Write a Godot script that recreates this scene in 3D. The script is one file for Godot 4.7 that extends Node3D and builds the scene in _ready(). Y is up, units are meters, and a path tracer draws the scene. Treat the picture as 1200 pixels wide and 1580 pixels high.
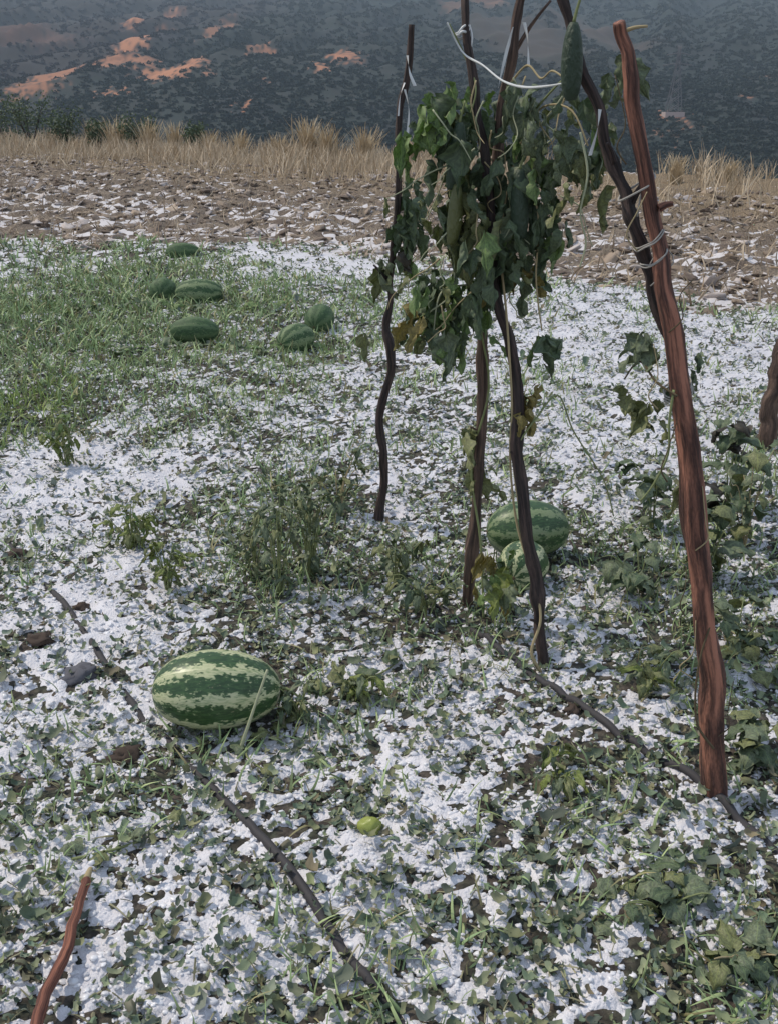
extends Node3D
# A melon patch on a hill plateau after a hail storm. y up, metres.

var rng := RandomNumberGenerator.new()
var n_big := FastNoiseLite.new()
var n_mid := FastNoiseLite.new()
var n_fine := FastNoiseLite.new()
var n_soil := FastNoiseLite.new()
var M := {}
var used := {}

# where the hail lies thick or thin and where green growth stands: x, z, half-width, half-depth, hail, green
const ZONES := [
	[-1.85, -7.62, 1.39, 2.46, -0.45, 0.85],
	[-0.82, -10.69, 0.89, 1.34, 1.2, -0.60],
	[1.75, -6.92, 1.01, 1.83, 0.6, -0.3],
	[-1.42, -3.98, 0.47, 0.55, 0.80, -0.50],
	[-0.90, -2.63, 0.33, 0.51, 0.45, -0.30],
	[-0.41, -3.35, 0.26, 0.64, -0.50, 0.80],
	[0.11, -3.03, 0.36, 0.40, -0.20, 0.45],
	[0.96, -2.85, 0.33, 0.58, -0.22, 0.40],
	[0.64, -1.68, 0.24, 0.26, -0.15, 0.30],
	[0.28, -1.66, 0.12, 0.14, -0.12, 0.15],
	[-0.45, -1.49, 0.39, 0.26, 0.22, -0.10],
	[0.00, -1.79, 0.29, 0.20, 0.25, -0.10],
	[0.63, -1.32, 0.16, 0.10, -0.35, 0.30],
	[1.10, -4.43, 0.37, 0.67, 0.50, -0.30],
	[-1.96, -5.00, 0.30, 0.52, -0.50, 1.0],
	[-0.44, -2.35, 0.26, 0.20, -0.20, 0.10],
	[-3.60, -7.00, 1.60, 2.20, -0.35, 0.70],
	[2.60, -3.30, 1.10, 1.60, -0.20, 0.40],
]
# bare reddish earth on the far hillside: x, z, half-width, half-depth, strength
const PATCHES := [
	[-141.6, -655.6, 6.9, 62.5, 1.00], [-122.9, -546.1, 5.1, 51.2, 1.00], [-119.2, -502.3, 4.7, 25.1, 1.00],
	[-109.8, -426.9, 5.7, 18.4, 0.80], [-100.5, -443.3, 5.3, 14.8, 0.80], [-84.4, -415.9, 11.1, 19.6, 1.00],
	[-80.1, -427.4, 4.3, 23.0, 0.90], [-66.5, -390.6, 4.2, 9.7, 0.80], [-90.2, -577.6, 4.6, 57.0, 0.60],
	[-124.7, -396.7, 5.8, 31.8, 0.80], [-121.0, -350.9, 9.3, 15.8, 0.70], [-178.9, -546.1, 22.3, 41.2, 0.16],
	[-201.7, -583.2, 15.5, 31.7, 0.16], [-93.3, -356.8, 1.9, 8.2, 1.00], [-80.3, -355.1, 2.8, 6.5, 0.70],
	[-60.6, -483.3, 3.2, 11.7, 0.70], [-54.8, -492.2, 3.0, 12.1, 0.80], [-25.7, -411.2, 2.7, 15.0, 1.00],
	[-18.9, -445.8, 5.9, 15.0, 0.90], [-14.6, -438.2, 2.9, 12.1, 0.50], [-44.2, -358.4, 1.4, 6.6, 0.70],
	[-43.6, -310.9, 1.9, 6.3, 1.00], [79.9, -294.2, 2.7, 6.8, 0.90], [69.3, -265.3, 2.8, 3.7, 0.50],
	[112.6, -335.2, 2.0, 5.8, 0.60], [136.6, -382.9, 1.8, 7.5, 0.70], [78.4, -828.9, 16.5, 49.7, 0.35],
	[68.3, -581.8, 25.3, 155.6, 0.07], [119.5, -658.6, 20.8, 151.2, 0.10], [47.2, -796.9, 10.6, 46.0, 0.25],
]

# ------------------------------------------------------------------ the land

func past_edge(x: float, z: float) -> float:      # metres beyond the rim of the plateau
	return (x + 17.3) * 0.686 - (z + 46.2) * 0.728

func past_brown(x: float, z: float) -> float:     # metres into the ploughed brown strip
	var zb := -12.0
	if x > -0.9:
		zb = -11.6 + (x + 0.9) * 0.86
	zb = minf(zb, -7.6)
	return (zb - z) + n_big.get_noise_2d(x * 1.3, z * 1.3) * 1.2

func soil(x: float, z: float) -> float:
	var y := n_soil.get_noise_2d(x, z) * 0.012 + n_big.get_noise_2d(x, z) * 0.035
	var b := past_brown(x, z)
	if b > 0.0:
		y += n_mid.get_noise_2d(x * 0.55, z * 0.55) * 0.09 * minf(b * 0.5, 1.0)
	var s := past_edge(x, z)
	if s > 1.5:
		y -= minf((s - 1.5) * 0.17, 14.5)
	return y

func zones(x: float, z: float) -> Vector2:
	var h := 0.0
	var g := 0.0
	for q in ZONES:
		var dz: float = (z - q[1]) / q[3]
		if dz > 1.55 or dz < -1.55:
			continue
		var dx: float = (x - q[0]) / q[2]
		var r := dx * dx + dz * dz
		if r < 2.4:
			var w := 1.0 - smoothstep(0.0, 2.4, r)
			h += q[4] * w
			g += q[5] * w
	return Vector2(h, g)

func cover(x: float, z: float) -> float:           # thickness of the hail over the soil, negative = bare
	var zo := zones(x, z)
	var c := 0.17 + zo.x * 1.05 + n_mid.get_noise_2d(x, z) * 0.95 + n_fine.get_noise_2d(x, z) * 1.9
	var b := past_brown(x, z)
	if b > -0.5:
		c -= 0.42 * clampf((b + 0.5) * 0.6, 0.0, 1.0) - 0.9 * n_mid.get_noise_2d(x * 0.16 + 40.0, z * 0.45)
	c -= smoothstep(-14.0, -4.0, past_edge(x, z)) * 0.9
	return clampf(c * 0.0085, -0.016, 0.015)

func top_y(x: float, z: float) -> float:
	return soil(x, z) + maxf(cover(x, z), 0.0)

func hill_y(x: float, z: float) -> float:
	var d := -z
	var y := -15.0
	if d > 200.0:
		y = -14.0 + 0.141 * (d - 200.0) if d < 900.0 else 84.7 + 0.3 * (d - 900.0)
	if d > 230.0:
		var up := minf((d - 230.0) * 0.03, 12.0)
		var fold := 1.0 - absf(n_big.get_noise_2d(x * 0.022 + z * 0.008, z * 0.005)) * 2.0
		y += (fold * 0.8 + n_big.get_noise_2d(x * 0.06, z * 0.03) * 0.35) * up - up * 0.5
	return y

# ------------------------------------------------------------------ helpers

func named(o: Node3D, called: String, parent: Node = self) -> Node3D:
	if parent == self:
		var k: int = used.get(called, 0)
		used[called] = k + 1
		o.name = called if k == 0 else "%s_%03d" % [called, k]
	else:
		o.name = called
	parent.add_child(o, true)
	return o

func tag(o: Node, label: String, category: String, group := "", kind := "") -> void:
	if label: o.set_meta("label", label)
	if category: o.set_meta("category", category)
	if group: o.set_meta("group", group)
	if kind: o.set_meta("kind", kind)

func thing(called: String, at: Vector3, label: String, category: String, group := "") -> Node3D:
	var o := Node3D.new()
	named(o, called)
	o.position = at
	tag(o, label, category, group)
	return o

func part(called: String, mesh: Mesh, mat: Material, parent: Node, xf := Transform3D.IDENTITY) -> MeshInstance3D:
	var o := MeshInstance3D.new()
	o.mesh = mesh
	o.material_override = mat
	o.transform = xf
	named(o, called, parent)
	return o

func lin(r: float, g: float, b: float) -> Color:
	return Color(r, g, b).linear_to_srgb()

func mat(c: Color, rough := 0.8) -> StandardMaterial3D:
	var m := StandardMaterial3D.new()
	m.albedo_color = c
	m.roughness = rough
	m.cull_mode = BaseMaterial3D.CULL_DISABLED
	return m

func noise(freq: float, octaves: int, sd: int) -> FastNoiseLite:
	var n := FastNoiseLite.new()
	n.noise_type = FastNoiseLite.TYPE_SIMPLEX_SMOOTH
	n.frequency = freq
	n.seed = sd
	n.fractal_type = FastNoiseLite.FRACTAL_FBM if octaves > 1 else FastNoiseLite.FRACTAL_NONE
	n.fractal_octaves = octaves
	return n

func finish(st: SurfaceTool) -> ArrayMesh:
	st.index()
	st.generate_normals()
	return st.commit()

func begin() -> SurfaceTool:
	var st := SurfaceTool.new()
	st.begin(Mesh.PRIMITIVE_TRIANGLES)
	return st

func smooth_path(p: Array, n: int) -> PackedVector3Array:
	var out := PackedVector3Array()
	var m := p.size() - 1
	for i in n + 1:
		var t := float(i) / n * m
		var k := mini(int(t), m - 1)
		var f := t - k
		var a: Vector3 = p[maxi(k - 1, 0)]
		var b: Vector3 = p[k]
		var c: Vector3 = p[k + 1]
		var d: Vector3 = p[mini(k + 2, m)]
		out.append(b.cubic_interpolate(c, a, d, f))
	return out

# a tube along pts with its own radius at each point; rough > 0 makes it knobbly
func tube(st: SurfaceTool, pts: PackedVector3Array, rad: Array, sides: int, rough := 0.0, sd := 0, vlen := 0.25) -> void:
	var up := Vector3(0.3, 0.1, 0.95).normalized()
	var rings := []
	var run := 0.0
	var n := pts.size()
	for i in n:
		var t: Vector3 = (pts[mini(i + 1, n - 1)] - pts[maxi(i - 1, 0)]).normalized()
		var a := up.cross(t).normalized()
		if a.length() < 0.5:
			a = Vector3.RIGHT
		var b := t.cross(a).normalized()
		up = b
		if i > 0:
			run += pts[i].distance_to(pts[i - 1])
		var ring := []
		for k in sides + 1:
			var ang := TAU * (k % sides) / sides
			var dirv := a * cos(ang) + b * sin(ang)
			var r: float = rad[i]
			if rough > 0.0:
				r *= 1.0 + rough * n_soil.get_noise_3d(dirv.x * 0.14 + sd * 7.3, run * 0.55, dirv.z * 0.14) + rough * 0.35 * n_fine.get_noise_3d(dirv.x * 0.08 + sd, run * 0.7, dirv.z * 0.08)
			ring.append([pts[i] + dirv * r, Vector2(float(k) / sides, run / vlen)])
		rings.append(ring)
	for i in n - 1:
		for k in sides:
			for q in [[i, k], [i, k + 1], [i + 1, k + 1], [i, k], [i + 1, k + 1], [i + 1, k]]:
				st.set_uv(rings[q[0]][q[1]][1])
				st.add_vertex(rings[q[0]][q[1]][0])
	for e in [0, n - 1]:
		for k in sides:
			var ks := [k + 1, k] if e == 0 else [k, k + 1]
			st.set_uv(Vector2(0.5, run / vlen)); st.add_vertex(pts[e])
			st.set_uv(rings[e][ks[0]][1]); st.add_vertex(rings[e][ks[0]][0])
			st.set_uv(rings[e][ks[1]][1]); st.add_vertex(rings[e][ks[1]][0])

func tube_mesh(p: Array, r0: float, r1: float, n := 16, sides := 6, rough := 0.0, sd := 0) -> ArrayMesh:
	var st := begin()
	var pts := smooth_path(p, n)
	var rad := []
	for i in n + 1:
		rad.append(lerpf(r0, r1, float(i) / n))
	tube(st, pts, rad, sides, rough, sd)
	return finish(st)

# ------------------------------------------------------------------ textures

func bark_texture(dark: Color, light: Color, sd: int, streak: float) -> Array:
	var a := noise(1.0, 4, sd)
	var b := noise(1.0, 3, sd + 9)
	var w := 192
	var h := 384
	var img := Image.create(w, h, false, Image.FORMAT_RGB8)
	var bump := Image.create(w, h, false, Image.FORMAT_RGB8)
	for y in h:
		for x in w:
			var an := TAU * x / w
			var v := TAU * y / h
			var f := a.get_noise_3d(cos(an) * 2.0, sin(an) * 2.0, sin(v) * streak * 0.5 + cos(v) * 0.3) * 0.65 + a.get_noise_3d(cos(an) * 4.5, sin(an) * 4.5, cos(v) * streak * 0.9) * 0.35
			var p := b.get_noise_3d(cos(an) * 0.9, sin(an) * 0.9, sin(v) * 0.5 + cos(v) * 0.3)
			var g := a.get_noise_3d(cos(an) * 11.0, sin(an) * 11.0, y * 0.11)
			f += g * 0.35
			var k := clampf(0.5 + f * 0.95 + p * 0.85, 0.0, 1.0)
			img.set_pixel(x, y, dark.lerp(light, k))
			var e := clampf(0.5 + f * 1.3, 0.0, 1.0)
			bump.set_pixel(x, y, Color(e, e, e))
	bump.bump_map_to_normal_map(2.5)
	return [ImageTexture.create_from_image(img), ImageTexture.create_from_image(bump)]

func bark(dark: Color, light: Color, sd: int, streak := 1.2) -> StandardMaterial3D:
	var m := mat(Color.WHITE, 0.82)
	var t := bark_texture(dark, light, sd, streak)
	m.albedo_texture = t[0]
	m.normal_enabled = true
	m.normal_texture = t[1]
	m.normal_scale = 0.8
	return m

func leaf_texture() -> ImageTexture:              # pale midrib and side veins, blotches between
	var n := noise(0.06, 3, 77)
	var img := Image.create(128, 128, false, Image.FORMAT_RGB8)
	for y in 128:
		for x in 128:
			var u := absf(x / 127.0 - 0.5) * 2.0
			var v := y / 127.0
			var rib := 1.0 - smoothstep(0.015, 0.05, u)
			var q := fposmod((v - u * 0.45) * 5.5, 1.0)
			var vein := (1.0 - smoothstep(0.02, 0.09, minf(q, 1.0 - q))) * 0.7
			var k := maxf(rib, vein)
			var base := 0.78 + n.get_noise_2d(x, y) * 0.25
			var c := Color(base, base, base * 0.95).lerp(Color(1, 1, 0.8), k * 0.75)
			img.set_pixel(x, y, c)
	return ImageTexture.create_from_image(img)

func rind_texture(sd: int, contrast: float) -> ImageTexture:   # dark bands with ragged pale bands between
	var n := noise(1.0, 4, sd)
	var w := 768
	var h := 320
	var img := Image.create(w, h, false, Image.FORMAT_RGB8)
	var dark := lin(0.022, 0.055, 0.018)
	var mid := lin(0.05, 0.11, 0.035)
	var pale := lin(0.58, 0.58, 0.35)
	for y in h:
		var v := float(y) / h
		for x in w:
			var an := TAU * x / w
			var cx := cos(an)
			var sx := sin(an)
			var wob := n.get_noise_3d(cx * 2.2, sx * 2.2, v * 7.0) * 0.34 + n.get_noise_3d(cx * 9.0, sx * 9.0, v * 26.0) * 0.34
			var q := absf(fposmod(an / TAU * 8.0 + wob, 1.0) - 0.5) * 2.0
			var k := smoothstep(0.38, 0.66, q + n.get_noise_3d(cx * 20.0, sx * 20.0, v * 40.0) * 0.14)
			var f := n.get_noise_3d(cx * 14.0, sx * 14.0, v * 18.0 + 30.0)
			var c := dark.lerp(mid, clampf(0.35 + f * 1.2, 0.0, 1.0))
			var pk := pale.lerp(mid, clampf(0.02 + f * 0.8, 0.0, 0.6))
			c = c.lerp(pk, k * contrast)
			var scar := n.get_noise_3d(cx * 5.0 + 50.0, sx * 5.0, v * 16.0) + 0.4 * n.get_noise_3d(cx * 30.0, sx * 30.0, v * 60.0)
			img.set_pixel(x, y, c.lerp(lin(0.30, 0.25, 0.16), smoothstep(0.55, 0.68, scar) * 0.7))
	return ImageTexture.create_from_image(img)

func grain_normal(freq: float, sd: int, strength: float) -> NoiseTexture2D:
	var t := NoiseTexture2D.new()
	t.width = 512
	t.height = 512
	t.seamless = true
	t.as_normal_map = true
	t.bump_strength = strength
	t.noise = noise(freq, 4, sd)
	return t

func grain_colour(freq: float, sd: int, a: Color, b: Color) -> NoiseTexture2D:
	var t := NoiseTexture2D.new()
	t.width = 512
	t.height = 512
	t.seamless = true
	t.noise = noise(freq, 5, sd)
	var g := Gradient.new()
	g.set_color(0, a)
	g.set_color(1, b)
	g.set_offset(0, 0.25)
	g.set_offset(1, 0.75)
	t.color_ramp = g
	return t

func triplanar(m: StandardMaterial3D, per_metre: float) -> void:
	m.uv1_triplanar = true
	m.uv1_world_triplanar = true
	m.uv1_scale = Vector3.ONE * per_metre

func leaf_mat(c: Color, tex: Texture2D, glow: float) -> StandardMaterial3D:
	var m := mat(c, 0.62)
	m.albedo_texture = tex
	m.backlight_enabled = true
	m.backlight = Color(c.r * glow, c.g * glow * 1.1, c.b * glow * 0.6)
	return m

# ------------------------------------------------------------------ meshes for growth

# a broad leaf hanging from the origin, its blade drooping towards -y and a little towards +z
func broad_leaf(sd: int, length: float, width: float, start: float, droop: float, fold: float, lobes: float, rag := 0.25) -> ArrayMesh:
	var r := RandomNumberGenerator.new()
	r.seed = sd
	var st := begin()
	var nl := 9
	var nw := 4
	var pos := []
	var stalk := length * 0.35
	var c := Vector3(0, 0, 0)
	var ang := start
	var mids := [c]
	for i in 5:
		c += Vector3(0, -sin(ang), cos(ang)) * stalk / 5.0
		ang += droop * 0.06
		mids.append(c)
	var twist := r.randf_range(-0.5, 0.5)
	for i in nl + 1:
		var t := float(i) / nl
		var wv0 := width * 0.5 * pow(sin(PI * clampf(pow(t, 0.62), 0.02, 0.985)), 0.75) * (1.0 + lobes * sin(t * 15.0 + sd))
		var row := []
		var side := Vector3(cos(twist * t), sin(twist * t) * 0.4, 0)
		var nrm := Vector3(0, cos(ang), sin(ang))
		for j in range(-nw, nw + 1):
			var s := float(j) / nw
			var wv := wv0 * (1.0 + rag * n_fine.get_noise_2d(t * 0.16 + sd * 1.7, 3.0 * signf(s)))
			var back := -0.16 * length * pow(absf(s), 2.0) * (1.0 - t)
			var along := Vector3(0, -sin(ang), cos(ang)) * back
			var ruff := n_fine.get_noise_2d(s * 0.06 + sd * 3.1, t * 0.09) * length * 0.30 * absf(s)
			row.append([c + side * s * wv + along + nrm * (-absf(s) * wv * fold + ruff), Vector2(s * 0.5 + 0.5, t)])
		pos.append(row)
		c += Vector3(0, -sin(ang), cos(ang)) * length / nl
		ang += droop / nl
	for i in nl:
		for j in nw * 2:
			for q in [[i, j], [i + 1, j], [i + 1, j + 1], [i, j], [i + 1, j + 1], [i, j + 1]]:
				st.set_uv(pos[q[0]][q[1]][1])
				st.add_vertex(pos[q[0]][q[1]][0])
	tube(st, PackedVector3Array(mids), [0.0016, 0.0015, 0.0014, 0.0014, 0.0013, 0.0013], 4)
	return finish(st)

# a scrap of leaf or a small leaf lying about level, about 1 long
func scrap(sd: int, ragged: float, slim: float, bend: float) -> ArrayMesh:
	var r := RandomNumberGenerator.new()
	r.seed = sd
	var st := begin()
	var n := 11
	var rim := []
	var mid := []
	for k in n:
		var a := TAU * k / n
		var rr := 0.5 * (1.0 + r.randf_range(-ragged, ragged))
		for f in [0.55, 1.0]:
			var p := Vector3(cos(a) * rr * slim * f, 0, sin(a) * rr * f)
			p.y = bend * (p.z * p.z * 1.8 + absf(p.x) * 0.7 - p.x * p.z) + r.randf_range(-0.07, 0.07) * f
			(mid if f < 1.0 else rim).append(p)
	for k in n:
		var j := (k + 1) % n
		for v in [Vector3.ZERO, mid[k], mid[j], mid[k], rim[k], rim[j], mid[k], rim[j], mid[j]]:
			st.add_vertex(v)
	return finish(st)

func blade(bend: float, w: float) -> ArrayMesh:    # a grass blade 1 high
	var st := begin()
	var prev := []
	var n := 4
	for i in n + 1:
		var t := float(i) / n
		var ww := w * (1.0 - t * t) + 0.004
		var c := Vector3(0, t * (1.0 - 0.3 * bend * t), bend * t * t)
		var cur := [c + Vector3(-ww, 0, 0), c + Vector3(0, 0, -ww * 0.5), c + Vector3(ww, 0, 0)]
		if i > 0:
			for j in 2:
				for v in [prev[j], cur[j], cur[j + 1], prev[j], cur[j + 1], prev[j + 1]]:
					st.add_vertex(v)
		prev = cur
	return finish(st)

func lump(sd: int, rings: int, sides: int, rough: float, flat: float) -> ArrayMesh:   # a rough stone of radius 1
	var nn := noise(0.9, 3, sd)
	var st := begin()
	var g := []
	for i in rings + 1:
		var row := []
		var th := PI * i / rings
		for k in sides:
			var ph := TAU * k / sides
			var v := Vector3(sin(th) * cos(ph), cos(th), sin(th) * sin(ph))
			v *= 1.0 + rough * nn.get_noise_3dv(v * 1.3) + rough * 0.5 * nn.get_noise_3dv(v * 3.1)
			v.y *= flat
			row.append(v)
		g.append(row)
	for i in rings:
		for k in sides:
			var k2 := (k + 1) % sides
			if i > 0:
				for v in [g[i][k], g[i][k2], g[i + 1][k2]]:
					st.add_vertex(v)
			if i < rings - 1:
				for v in [g[i][k], g[i + 1][k2], g[i + 1][k]]:
					st.add_vertex(v)
	return finish(st)

func scatter(called: String, mesh: Mesh, m: Material, xfs: Array, cols: PackedColorArray, label: String, category: String, parent: Node = self) -> MultiMeshInstance3D:
	var mm := MultiMesh.new()
	mm.transform_format = MultiMesh.TRANSFORM_3D
	mm.use_colors = true
	mm.mesh = mesh
	mm.instance_count = xfs.size()
	var buf := PackedFloat32Array()
	buf.resize(xfs.size() * 16)
	var o := 0
	for i in xfs.size():
		var t: Transform3D = xfs[i]
		var b := t.basis
		var p := t.origin
		var c := cols[i]
		buf[o] = b.x.x; buf[o + 1] = b.y.x; buf[o + 2] = b.z.x; buf[o + 3] = p.x
		buf[o + 4] = b.x.y; buf[o + 5] = b.y.y; buf[o + 6] = b.z.y; buf[o + 7] = p.y
		buf[o + 8] = b.x.z; buf[o + 9] = b.y.z; buf[o + 10] = b.z.z; buf[o + 11] = p.z
		buf[o + 12] = c.r; buf[o + 13] = c.g; buf[o + 14] = c.b; buf[o + 15] = 1.0
		o += 16
	mm.buffer = buf
	var n := MultiMeshInstance3D.new()
	n.multimesh = mm
	n.material_override = m
	named(n, called, parent)
	tag(n, label, category, "", "stuff")
	return n

func tilted(scale: float, tilt: float, thick := 1.0) -> Basis:
	var b := Basis(Vector3.UP, rng.randf() * TAU) * Basis(Vector3.RIGHT, rng.randfn() * tilt) * Basis(Vector3.BACK, rng.randfn() * tilt)
	return b.scaled_local(Vector3(scale, scale * thick, scale))

# ------------------------------------------------------------------ sheets of the land

func fan_sheet(rows: int, cols: int, d0: float, step: float, wide: float, extra: float, height: Callable, tint: Callable) -> ArrayMesh:
	var vs := PackedVector3Array()
	var cs := PackedColorArray()
	var ix := PackedInt32Array()
	vs.resize(rows * cols)
	cs.resize(rows * cols)
	for i in rows:
		var d := d0 * exp(step * i)
		for k in cols:
			var x := (float(k) / (cols - 1) * 2.0 - 1.0) * (wide * d + extra)
			vs[i * cols + k] = Vector3(x, height.call(x, -d), -d)
			cs[i * cols + k] = tint.call(x, -d)
	ix.resize((rows - 1) * (cols - 1) * 6)
	var o := 0
	for i in rows - 1:
		for k in cols - 1:
			var a := i * cols + k
			ix[o] = a; ix[o + 1] = a + cols; ix[o + 2] = a + cols + 1
			ix[o + 3] = a; ix[o + 4] = a + cols + 1; ix[o + 5] = a + 1
			o += 6
	var arr := []
	arr.resize(Mesh.ARRAY_MAX)
	arr[Mesh.ARRAY_VERTEX] = vs
	arr[Mesh.ARRAY_COLOR] = cs
	arr[Mesh.ARRAY_INDEX] = ix
	var am := ArrayMesh.new()
	am.add_surface_from_arrays(Mesh.PRIMITIVE_TRIANGLES, arr)
	var st := SurfaceTool.new()
	st.create_from(am, 0)
	st.generate_normals()
	return st.commit()

func soil_tint(x: float, z: float) -> Color:
	var damp := Color(0.105, 0.086, 0.068)
	var k := n_soil.get_noise_2d(x * 2.0 + 9.0, z * 2.0)
	var c := damp.lerp(Color(0.07, 0.078, 0.052), clampf(0.4 + k * 1.4, 0.0, 1.0))
	var b := past_brown(x, z)
	if b > -0.6:
		var f := n_mid.get_noise_2d(x * 0.8 + 17.0, z * 0.8)
		var br := Color(0.18, 0.137, 0.105).lerp(Color(0.34, 0.27, 0.20), clampf(0.45 + f * 1.1, 0.0, 1.0))
		c = c.lerp(br, clampf((b + 0.6) * 0.8, 0.0, 1.0))
	c = c.lerp(Color(0.34, 0.25, 0.15), smoothstep(-11.0, -4.0, past_edge(x, z)))
	return c

func hail_tint(x: float, z: float) -> Color:
	var k := n_soil.get_noise_2d(x * 3.0 + 3.0, z * 3.0) * 0.07 + n_mid.get_noise_2d(x * 0.7 + 3.0, z * 0.7) * 0.10
	var c := Color(0.66 + k, 0.65 + k, 0.685 + k)
	if past_brown(x, z) > 0.0:
		c = c.lerp(Color(0.62, 0.56, 0.52), 0.5)
	return c

func hill_tint(x: float, z: float) -> Color:
	var a := n_big.get_noise_2d(x * 0.03, z * 0.012)
	var b := n_mid.get_noise_2d(x * 0.035, z * 0.012)
	var c := Color(0.009, 0.015, 0.014).lerp(Color(0.013, 0.019, 0.015), clampf(0.5 + a + b * 0.6, 0.0, 1.0))
	var left := smoothstep(-95.0, -150.0, x + (z + 400.0) * 0.12) * smoothstep(-330.0, -420.0, z)
	c = c.lerp(Color(0.024, 0.016, 0.020), left * 0.85)
	var e := 0.0
	var wx := x + n_mid.get_noise_2d(x * 0.10, z * 0.05) * 5.0 + n_fine.get_noise_2d(x * 0.03, z * 0.01) * 4.5
	var wz := z + n_mid.get_noise_2d(x * 0.12 + 70.0, z * 0.05) * 22.0
	for q in PATCHES:
		var dx: float = (wx - q[0]) / q[2]
		if dx > 1.7 or dx < -1.7:
			continue
		var dz: float = (wz - q[1]) / q[3]
		e = maxf(e, (1.0 - smoothstep(0.35, 1.6, dx * dx + dz * dz)) * q[4])
	return c.lerp(Color(0.44, 0.185, 0.09), clampf(e, 0.0, 1.0))

# ------------------------------------------------------------------ things

func stick_mesh(pts: Array, r0: float, r1: float, sd: int, rough: float, wiggle: float) -> ArrayMesh:
	var n := 70
	var p := smooth_path(pts, n)
	var rad := []
	for i in n + 1:
		var t := float(i) / n
		var off := Vector3(n_soil.get_noise_2d(t * 0.9, sd * 9.0), 0, n_soil.get_noise_2d(t * 0.9, sd * 9.0 + 4.0)) * wiggle
		p[i] += off * smoothstep(0.0, 0.08, t)
		var knot := pow(maxf(0.0, n_fine.get_noise_2d(t * 0.5, sd * 5.0)), 2.0) * 1.3
		rad.append((r1 + (r0 - r1) * pow(1.0 - t, 1.35)) * (1.0 + knot * rough * 1.5))
	var st := begin()
	tube(st, p, rad, 12, rough, sd, 0.7)
	return finish(st)

func local_pts(pts: Array, o: Vector3) -> Array:
	var out := []
	for p in pts:
		out.append(p - o)
	return out

func stub(base: Vector3, dirv: Vector3, l: float, r: float) -> ArrayMesh:
	return tube_mesh([base, base + dirv * l * 0.5 + Vector3(0, l * 0.06, 0), base + dirv * l], r, r * 0.55, 6, 7, 0.2)

func tie_mesh(c: Vector3, axis: Vector3, r: float, turns: int, thick: float, sd: int, squash := 1.0) -> ArrayMesh:   # a cord wound round a pole with two loose ends
	var rr := RandomNumberGenerator.new()
	rr.seed = sd
	var a := axis.cross(Vector3(0.2, 0.1, 1)).normalized()
	var b := axis.cross(a).normalized()
	var pts := []
	for i in turns * 10 + 1:
		var an := TAU * i / 10.0
		pts.append(c + (a * cos(an) * squash + b * sin(an)) * (r * rr.randf_range(0.94, 1.05)) + axis * (i / 10.0 * thick * 2.4 + cos(an) * r * 0.35 + rr.randf_range(-1, 1) * thick * 1.2))
	var e: Vector3 = pts[-1]
	pts.append(e + Vector3(rr.randf_range(-0.02, 0.02), -0.03, 0.02))
	pts.append(e + Vector3(rr.randf_range(-0.03, 0.03), -0.075, 0.022))
	return tube_mesh(pts, thick, thick * 0.7, pts.size() * 3, 5, 0.0)

func melon(at: Vector3, length: float, thick: float, yaw: float, roll: float, tilt: float, m: Material, label: String) -> Node3D:
	var o := thing("watermelon", at, label, "watermelon", "watermelons lying in the field")
	var st := begin()
	var rings := 36
	var sides := 44
	var g := []
	for i in rings + 1:
		var th := PI * i / rings
		var row := []
		for k in sides + 1:
			var an := TAU * k / sides
			var rr := pow(sin(th), 0.88) * thick * 0.5 * (1.0 + 0.012 * cos(an * 8.0) * sin(th) + 0.05 * n_big.get_noise_3d(cos(an) * 0.8 + at.x * 5.0, th * 0.6, sin(an) * 0.8) + 0.03 * cos(th))
			row.append([Vector3(-cos(th) * length * 0.5, cos(an) * rr, sin(an) * rr), Vector2(float(k) / sides, float(i) / rings)])
		g.append(row)
	for i in rings:
		for k in sides:
			for q in [[i, k], [i + 1, k + 1], [i, k + 1], [i, k], [i + 1, k], [i + 1, k + 1]]:
				st.set_uv(g[q[0]][q[1]][1])
				st.add_vertex(g[q[0]][q[1]][0])
	var xf := Transform3D(Basis(Vector3.UP, yaw) * Basis(Vector3.BACK, tilt) * Basis(Vector3.RIGHT, roll), Vector3(0, thick * 0.5 - 0.012 - maxf(0.0, -at.z - 5.0) * 0.008, 0))
	part("rind", finish(st), m, o, xf)
	var e := length * 0.5
	part("stem", tube_mesh([Vector3(e - 0.006, 0, 0), Vector3(e + 0.018, 0.006, 0.004), Vector3(e + 0.045, -0.004, 0.02), Vector3(e + 0.07, -0.035, 0.03)], 0.0042, 0.0028, 10, 7, 0.15), M.stem, o, xf)
	part("blossom_scar", lump(5, 4, 8, 0.2, 0.5), M.straw_dark, o, xf * Transform3D(Basis(Vector3.BACK, PI / 2).scaled_local(Vector3.ONE * 0.008), Vector3(-e + 0.001, 0, 0)))
	return o

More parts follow.
